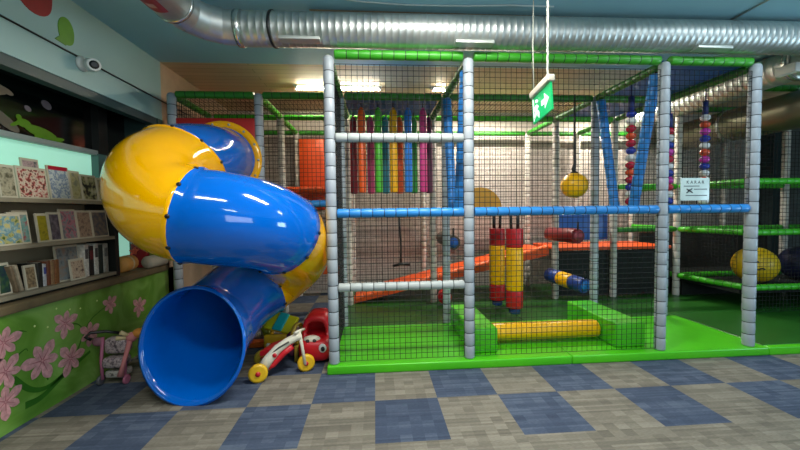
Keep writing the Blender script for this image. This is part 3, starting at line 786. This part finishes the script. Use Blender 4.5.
# ------------------------------------------------------------------ ducts, sign, lamps, ceiling cable
vd = thing('ventilation_duct', 'long spiral metal ventilation duct under the ceiling with a curved end', 'duct', (2, 3.2, 3.05))
dz, dr = 3.065, .142
prof = []; L = 9.3; x = 0
while x < L:
    prof += [(dr, x), (dr, x+.054), (dr+.0015, x+.056), (dr+.0015, x+.058)]; x += .06
MB().lathe(prof, (-1.14, 3.19, dz), (1, -.012, 0), n=28).build('straight_run', DUCT, vd)
arc = [(-1.14-.36*math.sin(a), 3.19-.36*(1-math.cos(a)), dz) for a in [PI/2*i/4 for i in range(5)]]
for a_, b_ in zip(arc, arc[1:]):
    MB().tube([a_, b_], dr-.004, n=28, cap=False).build('elbow_segment', DUCT, vd)
for q in arc[:: 2]:
    pass
MB().lathe([(dr,0),(dr,4.2)], (arc[-1][0], arc[-1][1], dz), (-.04,-1,0), n=28).build('return_run', DUCT, vd)
MB().lathe([(dr+.008,0),(dr+.008,.035)], (arc[-1][0], arc[-1][1]+.01, dz), (0,-1,0), n=28).build('joint_band', mat('foil_tape','#c9cbc6',.25,.9), vd)
MB().lathe([(dr+.008,0),(dr+.008,.05)], (-1.16, 3.19, dz), (1,0,0), n=28).build('joint_band', _mats['foil_tape'], vd)
MB().lathe([(dr+.009,0),(dr+.009,.018)], (-.86, 3.186, dz), (1,-.1,-.04), n=28).build('hanger_strap', BLACKP, vd)
MB().lathe([(dr+.009,0),(dr+.009,.018)], (1.52, 3.16, dz), (1,0,0), n=28).build('hanger_strap', STEEL, vd)
MB().lathe([(dr+.009,0),(dr+.009,.018)], (4.35, 3.12, dz), (1,0,0), n=28).build('hanger_strap', BLACKP, vd)
for (hx_, hy) in ((-.86,3.186),(1.52,3.16)):
    MB().tube([(hx_, hy+.05, dz+.13), (hx_-.02, hy+.05, ZC)], .008, n=6).build('hanger_rod', STEEL, vd)
for xx in (-.78, .72, 2.95):
    MB().box((xx, 3.03, dz-dr-.006), (xx+.34, 3.12, dz-dr+.02), bev=.004).build('hanger_plate', mat('plate_pale','#b9beb8',.35,.4), vd)
# red printed patch on the return run, following its curve
lbm = MB(); lb2 = MB()
def arcpatch(mb, y0, y1, a0, a1, r, n=8):
    ax = arc[-1][0]
    rings = []
    for y in (y0, y1):
        rings.append([Vector((ax + .04*(y-arc[-1][1]) + r*math.sin(an), y, dz + r*math.cos(an))) for an in [a0+(a1-a0)*k/n for k in range(n+1)]])
    mb.loft(rings, 0, closed=False)
arcpatch(lbm, 1.7, 2.70, PI*.90, PI*1.22, dr+.003)
lbm.build('printed_label', mat('label_red','#8c2f36',.5), vd)
for k in range(9):
    arcpatch(lb2, 1.75+.105*k, 1.80+.105*k, PI*.99, PI*1.12, dr+.005, 4)
lb2.build('label_print', mat('label_pink','#b88a88',.5), vd)
v2 = thing('ventilation_duct', 'metal duct running to the back wall at upper right, behind the last post', 'duct', (4.75, 4.8, 3.05))
prof = []; x = 0
while x < 2.85: prof += [(.18, x), (.18, x+.084), (.1815, x+.086), (.1815, x+.088)]; x += .09
MB().lathe(prof, (4.75, 3.5, 3.07), (0,1,0), n=28).build('straight_run', DUCT, v2)
MB().lathe([(.192,0),(.192,.06)], (4.75, 3.62, 3.07), (0,1,0), n=28).build('joint_band', _mats['foil_tape'], v2)
v3 = thing('ventilation_duct', 'wide dull olive duct running back below the shiny upper right duct', 'duct', (5.45, 5.4, 2.7))
MB().lathe([(.235,0),(.24,.01),(.24,2.44),(.235,2.45)], (5.45, 3.65, 2.71), (0,1,0), n=28).build('straight_run', mat('dull_zinc','#77745f',.4,.7), v3)
MB().lathe([(.247,0),(.247,.05)], (5.45, 5.0, 2.71), (0,1,0), n=28).build('joint_band', STEEL, v3)
tag(MB().box((4.52, 3.5, 2.92), (4.60, 3.70, 3.02), bev=.01).tube([(4.56,3.6,3.0),(4.56,3.6,ZC)], .01).build('emergency_lamp', WHITE), 'small white box lamp at the start of the upper right duct', 'lamp')

ex = thing('exit_sign', 'green exit sign with white arrow hanging on cables from the ceiling', 'sign', (1.3, 2.67, 2.2))
MB().box((1.27, 2.51, 2.40), (1.33, 2.82, 2.455), bev=.01).build('housing', mat('housing_beige','#b7b1a2',.5), ex)
MB().box((1.293, 2.52, 2.19), (1.307, 2.82, 2.40)).build('panel', mat('exit_green','#0f9a58',.3,emit=.45,var=.02), ex)
EXW = mat('exit_white','#dff5e6',.3,emit=.55,var=.02)
def exy(u, v): return (1.2925, 2.82 - u, 2.19 + v)
MB().prism([exy(*q) for q in ((.155,.085),(.205,.085),(.205,.045),(.27,.105),(.205,.165),(.205,.125),(.155,.125))], (-.002,0,0)).build('arrow', EXW, ex)
MB().tube([exy(.075,.12),exy(.07,.085)], .014, n=8).tube([exy(.07,.085),exy(.10,.06),exy(.095,.03)], .009, n=8).tube([exy(.07,.085),exy(.055,.05),exy(.03,.035)], .009, n=8).tube([exy(.078,.125),exy(.105,.10)], .007, n=8).tube([exy(.075,.125),exy(.045,.115),exy(.04,.09)], .007, n=8).ball(exy(.085,.155), .015, n=10, k=6).build('running_man', EXW, ex)
MB().box((1.2905,2.79,2.205),(1.2925,2.805,2.385)).box((1.2905,2.71,2.205),(1.2925,2.72,2.25)).build('door_mark', EXW, ex)
for ch in ex.children:                    # the sign hangs a little askew
    R_ = Matrix.Rotation(-.13, 4, 'X'); pv = Vector((1.3, 2.55, 2.46)) - ex.location
    ch.location = R_ @ (ch.location - pv) + pv; ch.rotation_euler = R_.to_euler()
MB().tube([(1.3,2.79,2.43),(1.295,2.80,2.8),(1.31,2.82,ZC)], .005, n=6).build('cable', mat('conduit_white','#9fa297',.5), ex)
cpts = [(1.3+.002*math.sin(i*2.4), 2.565+.002*math.cos(i*2.4), 2.46+i*.0267) for i in range(31)]
MB().tube(cpts, .009, n=8).build('conduit', mat('conduit_white','#9fa297',.5), ex)

def lamp(name, p0, p1, label):
    o = thing(name, label, 'lamp', p0)
    p0, p1 = Vector(p0), Vector(p1); d = p1-p0
    MB().tube([p0, p1], .017, n=12).build('tube', mat('lamp_tube','#fff2d8',.4,emit=120,var=0), o)
    u = d.normalized(); s = Vector((u.y,-u.x,0))
    lo = Vector((min(p0.x,p1.x)-.03, min(p0.y,p1.y)-.04, p0.z+.02)); hi = Vector((max(p0.x,p1.x)+.03, max(p0.y,p1.y)+.04, ZC))
    MB().box(lo, hi).build('housing', WHITE, o)
    for e in (p0, p1): MB().box(e-Vector((.02,.02,.01)), e+Vector((.02,.02,.03))).build('socket', WHITE, o)
lamp('fluorescent_lamp', (-1.08, 5.12, 3.225), (.10, 5.12, 3.225), 'long glowing fluorescent tube on the beige ceiling behind the first post')
lamp('fluorescent_lamp', (.87, 5.12, 3.225), (1.06, 5.12, 3.225), 'short glowing tube lamp on the beige ceiling near the second post')
tag(MB().tube([(-.3,3.02,ZC-.008),(-.1,3.06,ZC-.008),(.3,3.09,ZC-.008),(.8,3.08,ZC-.008),(1.2,3.05,ZC-.008),(1.6,3.05,ZC-.008)], .008, n=6).build('ceiling_cable', mat('cable_white','#b8c4c4',.5)), 'thin white cable stuck along the teal ceiling before the duct', 'cable')
tag(MB().tube([(3.42,2.2,ZC-.008),(3.42,3.2,ZC-.008)], .009, n=6).build('ceiling_cable', _mats['cable_white']), 'straight white cable crossing the blue ceiling towards the duct', 'cable')

# ------------------------------------------------------------------ toys
PINK = mat('pram_pink','#a8607a',.6); PLAID = print_mat('plaid_grey',['#4a4048','#8a7a80','#b9a9a9','#6a5a62'],40,31)
pr = thing('doll_pram', 'grey and pink folded doll pram leaning by the flower mural', 'toy pram', (-2.3, 3.2, 0))
MB().tube([(-2.44,3.14,.40),(-2.47,3.12,.43),(-2.46,3.16,.455),(-2.36,3.2,.45),(-2.28,3.24,.42)], .013).build('handle', BLACKP, pr)
for dx, m in ((-.10,PINK),(.10,PINK)):
    MB().tube([(-2.28+dx*1.1,3.2,.40),(-2.29+dx,3.17,.2),(-2.28+dx*.9,3.15,.045)], .013).build('frame_tube', m, pr)
    MB().lathe([(.03,-.012),(.04,-.008),(.04,.008),(.03,.012)], (-2.28+dx*.9+.016*(1 if dx>0 else -1),3.15,.041), (1,0,0), n=16).build('wheel', PINK if dx > 0 else mat('wheel_grey','#57585c',.5), pr)
MB().box((-2.375,3.17,.25),(-2.19,3.29,.39), bev=.035).build('backrest', PLAID, pr)
MB().box((-2.37,3.13,.14),(-2.195,3.27,.23), bev=.03).build('seat', PLAID, pr)
MB().box((-2.365,3.16,.045),(-2.20,3.28,.11), bev=.02).build('basket', print_mat('basket_grey',['#8a8580','#b4aca4','#5a5450'],40,32), pr)
MB().ball((-2.43,3.2,.36), .05, sc=(1,.6,.8)).build('hood_side', mat('hood_rose','#7d5560',.7), pr)
dl = thing('plush_doll', 'small orange plush doll with pink body flopped on the doll pram', 'toy', (-2.14, 3.2, .40))
MB().ball((-2.11,3.24,.415), .05, sc=(1.1,.9,.85)).build('head', mat('plush_orange','#d08a3a',.8), dl)
MB().ball((-2.165,3.22,.385), .045, sc=(1,.9,1)).build('body', mat('plush_pink','#c07878',.8), dl)
for p, q in (((-2.18,3.2,.41),(-2.225,3.17,.445)),((-2.19,3.2,.385),(-2.26,3.17,.395)),((-2.07,3.24,.42),(-2.01,3.24,.44))):
    MB().tube([p, q], [.014,.02], n=8).build('limb', mat('plush_cream','#c9b68a',.8), dl)
MB().tube([(-2.16,3.19,.36),(-2.17,3.12,.2),(-2.19,3.1,.09)], [.02,.016,.024]).build('leg', mat('plush_pink',0), dl)
cb = thing('fabric_bag', 'crumpled dark grey fabric bag behind the doll pram', 'bag', (-2.1, 3.55, 0))
MB().ball((-2.13,3.52,.21), .2, sc=(.85,.6,1.02), n=18, k=10).build('body', mat('bag_fabric','#4a4744',.85,var=.4,scale=14), cb)
MB().tube([(-2.2,3.45,.4),(-2.1,3.42,.50),(-2.0,3.45,.46),(-1.98,3.5,.35)], .015).build('strap', mat('strap_grey','#6f6a66',.8), cb)

rt_ = thing('ride_on_scooter', 'white and red toddler ride-on scooter with yellow wheels', 'ride-on toy', (-.85, 3.15, 0))
YW = mat('toy_yellow','#e8b820',.35); TW = mat('toy_white','#d8d2bc',.35); TR = mat('toy_red','#c41a24',.35)
def wheel(x, y, r, par, ax=(.25,-1,0), m=None):
    w = MB().lathe([(r*.8,-.022),(r,-.016),(r,.016),(r*.8,.022)], (x,y,r+.001), ax, n=24).build('wheel', m or YW, par)
    MB().lathe([(r*.28,0),(r*.25,.012),(.004,.016)], Vector((x,y,r+.001))+Vector(ax).normalized()*.02, ax, n=12).build('hub', TR, w)
wheel(-1.03, 3.06, .08, rt_); wheel(-1.10, 3.40, .075, rt_, m=mat('toy_dull_yellow','#b09a2a',.4)); wheel(-.655, 3.24, .078, rt_)
beam = MB()
P = [(-1.01,3.11,.10),(-.96,3.14,.17),(-.89,3.18,.245),(-.80,3.21,.30),(-.73,3.24,.325),(-.70,3.25,.33)]
rings = []
for i, p in enumerate(P):
    t = (Vector(P[min(i+1,5)])-Vector(P[max(i-1,0)])).normalized(); s = t.cross(Vector((.25,-1,0))).normalized(); k = Vector((.25,-1,0)).normalized()
    w = .05-.004*i
    rings.append([Vector(p)+s*w*math.cos(a)+k*.035*math.sin(a) for a in [2*PI*j/14 for j in range(14)]])
beam.loft(rings, 0, True); beam.build('body', TW, rt_)
MB().tube([(-1.02,3.13,.075),(-.93,3.16,.11),(-.84,3.19,.20),(-.77,3.21,.25)], .028, n=10).build('lower_trim', TR, rt_)
MB().ball((-.905,3.125,.205), .02, sc=(1,.5,1)).build('badge', TR, rt_)
MB().tube([(-.955,3.128,.205),(-.87,3.152,.265),(-.79,3.172,.305)], .007, n=6).build('stripe', mat('toy_ink','#3a3430',.5), rt_)
MB().tube([(-.715,3.25,.375),(-.69,3.235,.25),(-.657,3.205,.08)], [.016,.016,.013]).tube([(-.657,3.205,.08),(-.655,3.24,.079)], .012).build('fork', TW, rt_)
MB().tube([(-.745,3.20,.372),(-.715,3.25,.375),(-.68,3.31,.372)], .013).build('handlebar', TW, rt_)
MB().tube([(-1.03,3.05,.08),(-1.10,3.41,.076)], .014).build('axle', STEEL, rt_)
MB().prism([(-1.07,3.24,.20),(-.80,3.24,.255),(-.79,3.42,.265),(-1.0,3.44,.21)], (0,0,-.045)).build('seat', TR, rt_)

rc = thing('toy_car', 'red ride-on toy car with a round eye beside the first grey post', 'ride-on toy', (-.58, 3.5, 0))
MB().box((-.76,3.35,.02),(-.45,3.92,.235), bev=.07).build('body', TR, rc)
cab = MB()
def arch(w0, w1, zt, n=12):
    out = [Vector((-.605-w0, 0, .2))]
    for i in range(n+1):
        a = PI - PI*i/n
        c, s_ = math.cos(a), math.sin(a)
        out.append(Vector((-.605 + w0*math.copysign(abs(c)**.6, c), 0, .2 + (zt-.2)*abs(s_)**.6)))
    out.append(Vector((-.605+w0, 0, .2)))
    return out
A = arch(.135, .1, .435); B = arch(.10, .1, .385)
ring0 = [p+Vector((0,3.50,0)) for p in A]; ring1 = [p+Vector((0,3.80,0)) for p in A]; in0 = [p+Vector((0,3.49,0)) for p in B]; in1 = [p+Vector((0,3.74,0)) for p in B]
cab.loft([ring1, ring0, in0, in1], 0, closed=False); b = len(cab.v); cab.v += [tuple(p) for p in in1]; cab.face(range(b, b+len(in1))); b = len(cab.v); cab.v += [tuple(p) for p in ring1]; cab.face(range(b, b+len(ring1)))
cab.build('cab', TR, rc)
MB().ball((-.63,3.42,.225), .085, sc=(1,.5,.55)).build('windscreen', TW, rc)
for xx in (-.665, -.60): MB().ball((xx,3.383,.225), .02, sc=(1,.5,1)).build('dashboard_print', mat('toy_ink',0), rc)
for ex_ in (-.52,):
    e = MB().ball((ex_,3.352,.165), .038, sc=(1,.4,1.15)).build('eye', WHITE, rc)
    MB().ball((ex_+.004,3.337,.163), .02, sc=(1,.4,1.2)).build('pupil', BLACKP, e)
for x_ in (-.75,-.46):
    for y_ in (3.48, 3.80):
        MB().lathe([(.05,-.02),(.06,-.014),(.06,.014),(.05,.02)], (x_,y_,.061), (1,0,0), n=18).build('wheel', BLACKP, rc)
tag(MB().lathe([(.085,-.02),(.105,-.02),(.105,.02),(.085,.02),(.085,-.02)], (-.79,3.52,.26), (1,-.3,0), n=20, cap=False).box((-.81,3.44,0),(-.77,3.60,.16), bev=.01).build('toy_hoop', mat('toy_olive','#a08a2c',.5)), 'olive yellow toy hoop standing left of the red car', 'toy')

wk = thing('baby_walker', 'yellow toy walker with teal and lime top behind the scooter', 'toy', (-1.0, 3.8, 0))
M = Matrix.Translation((-1.0,3.74,.30)) @ Euler((.75,.15,-.3)).to_matrix().to_4x4()
MB().box((-.16,-.10,-.02),(.16,.10,.025), bev=.015, M=M).build('top', mat('toy_lime','#d6d620',.4), wk)
MB().box((-.055,-.102,.02),(.055,.102,.045), bev=.012, M=M).build('top_band', mat('toy_teal','#1db0b8',.35), wk)
MB().box((-1.15,3.60,.05),(-.92,3.66,.22), bev=.02).build('front_panel', YW, wk)
for i, (dx, m) in enumerate(((-.06,TW),(-.02,TR),(.025,TW))):
    MB().ball((-1.04+dx,3.595,.12), .026, sc=(1,.5,1)).build('knob', m, wk)
MB().box((-1.14,3.66,.02),(-.90,3.9,.10), bev=.02).build('base', mat('toy_orange','#d8641c',.4), wk)
MB().tube([(-1.12,3.68,.1),(-1.1,3.78,.24)], .02).tube([(-.90,3.68,.1),(-.92,3.78,.24)], .02).build('support', YW, wk)
ph = thing('toy_bundle', 'purple and pink soft toy between the walker and the red car', 'toy', (-.84, 3.62, 0))
MB().ball((-.86,3.62,.17), .07, sc=(1,.8,1.2)).build('body', mat('toy_purple','#6a3558',.7), ph)
MB().ball((-.84,3.60,.06), .06, sc=(1.1,.9,.95)).build('base', mat('toy_mauve','#8a4a6a',.7), ph)
MB().ball((-.82,3.59,.26), .04).build('head', mat('toy_pale_pink','#c8a0a8',.7), ph)
am = MB(); am.tube([(-1.33+.13*math.cos(a)*1.0, 3.93, .05+.2*math.sin(a)) for a in [PI*i/12 for i in range(13)]], .04, n=10)
ah = thing('toy_arch', 'lime and black toy arch lying behind the slide mouth', 'toy', (-1.33,3.93,0))
am.build('arch', mat('toy_lime_dark','#8a9a26',.5), ah)
MB().box((-1.5,3.86,0),(-1.14,4.0,.05), bev=.01).build('base', mat('toy_orange',0), ah)

# ------------------------------------------------------------------ lights
def area(name, loc, size, power, col, rot=(0,0,0)):
    l = bpy.data.lights.new(name, 'AREA'); l.shape = 'RECTANGLE'; l.size, l.size_y = size; l.energy = power; l.color = col
    o = bpy.data.objects.new(name, l); o.location = loc; o.rotation_euler = rot; COL.objects.link(o); return o
area('ceiling_lamp_light', (.5, 2.2, 3.2), (1.25, .16), 92, (1, .97, .90))
area('ceiling_lamp_light', (-.9, .9, 3.2), (1.25, .16), 42, (1, .98, .94))
area('ceiling_lamp_light', (3.4, 2.2, 3.2), (1.25, .16), 28, (.8, .93, 1))
area('ceiling_lamp_light', (1.0, -1.4, 3.2), (1.25, .16), 30, (.9, .97, 1))
area('daylight_fill', (3.0, -3.1, 1.7), (4.0, 1.5), 85, (.86, .95, 1), (PI/2, 0, 0))  # unseen daylight behind the camera, added as front fill
area('daylight_fill', (8.1, .6, 1.7), (2.6, 1.5), 190, (.6, .84, 1), (0, PI/2+.5, 0))  # unseen daylight, tilted up to brighten the ceiling at right
area('rear_fill_light', (4.3, 5.8, 3.16), (1.2, .06), 95, (1, .92, .8))  # added light without a fixture, brightens the right of the back wall
area('rear_fill_light', (1.9, 5.7, 3.16), (1.2, .06), 90, (1, .93, .82))  # extra light without a fixture, lifts the rear of the frame
w = bpy.data.worlds.new('World'); scn.world = w; w.use_nodes = True
w.node_tree.nodes['Background'].inputs['Color'].default_value = (.5, .6, .65, 1)
w.node_tree.nodes['Background'].inputs['Strength'].default_value = .03

# ------------------------------------------------------------------ camera
cam = bpy.data.cameras.new('camera'); cam.sensor_width = 36; cam.lens = 350/800*36; cam.clip_start = .05
co = bpy.data.objects.new('camera', cam); COL.objects.link(co)
r = Vector((0.99734416, -0.07174239, -0.012556)); u = Vector((0.01538149, 0.03896803, 0.99912207)); f = Vector((0.07119012, 0.99666169, -0.03996804))
co.matrix_world = Matrix(((r.x, u.x, -f.x, 0), (r.y, u.y, -f.y, 0), (r.z, u.z, -f.z, 1.47), (0, 0, 0, 1)))
scn.camera = co
vs = scn.view_settings
vs.view_transform = 'Standard'; vs.look = 'None'; vs.exposure = -.12; vs.gamma = 1; vs.use_curve_mapping = False
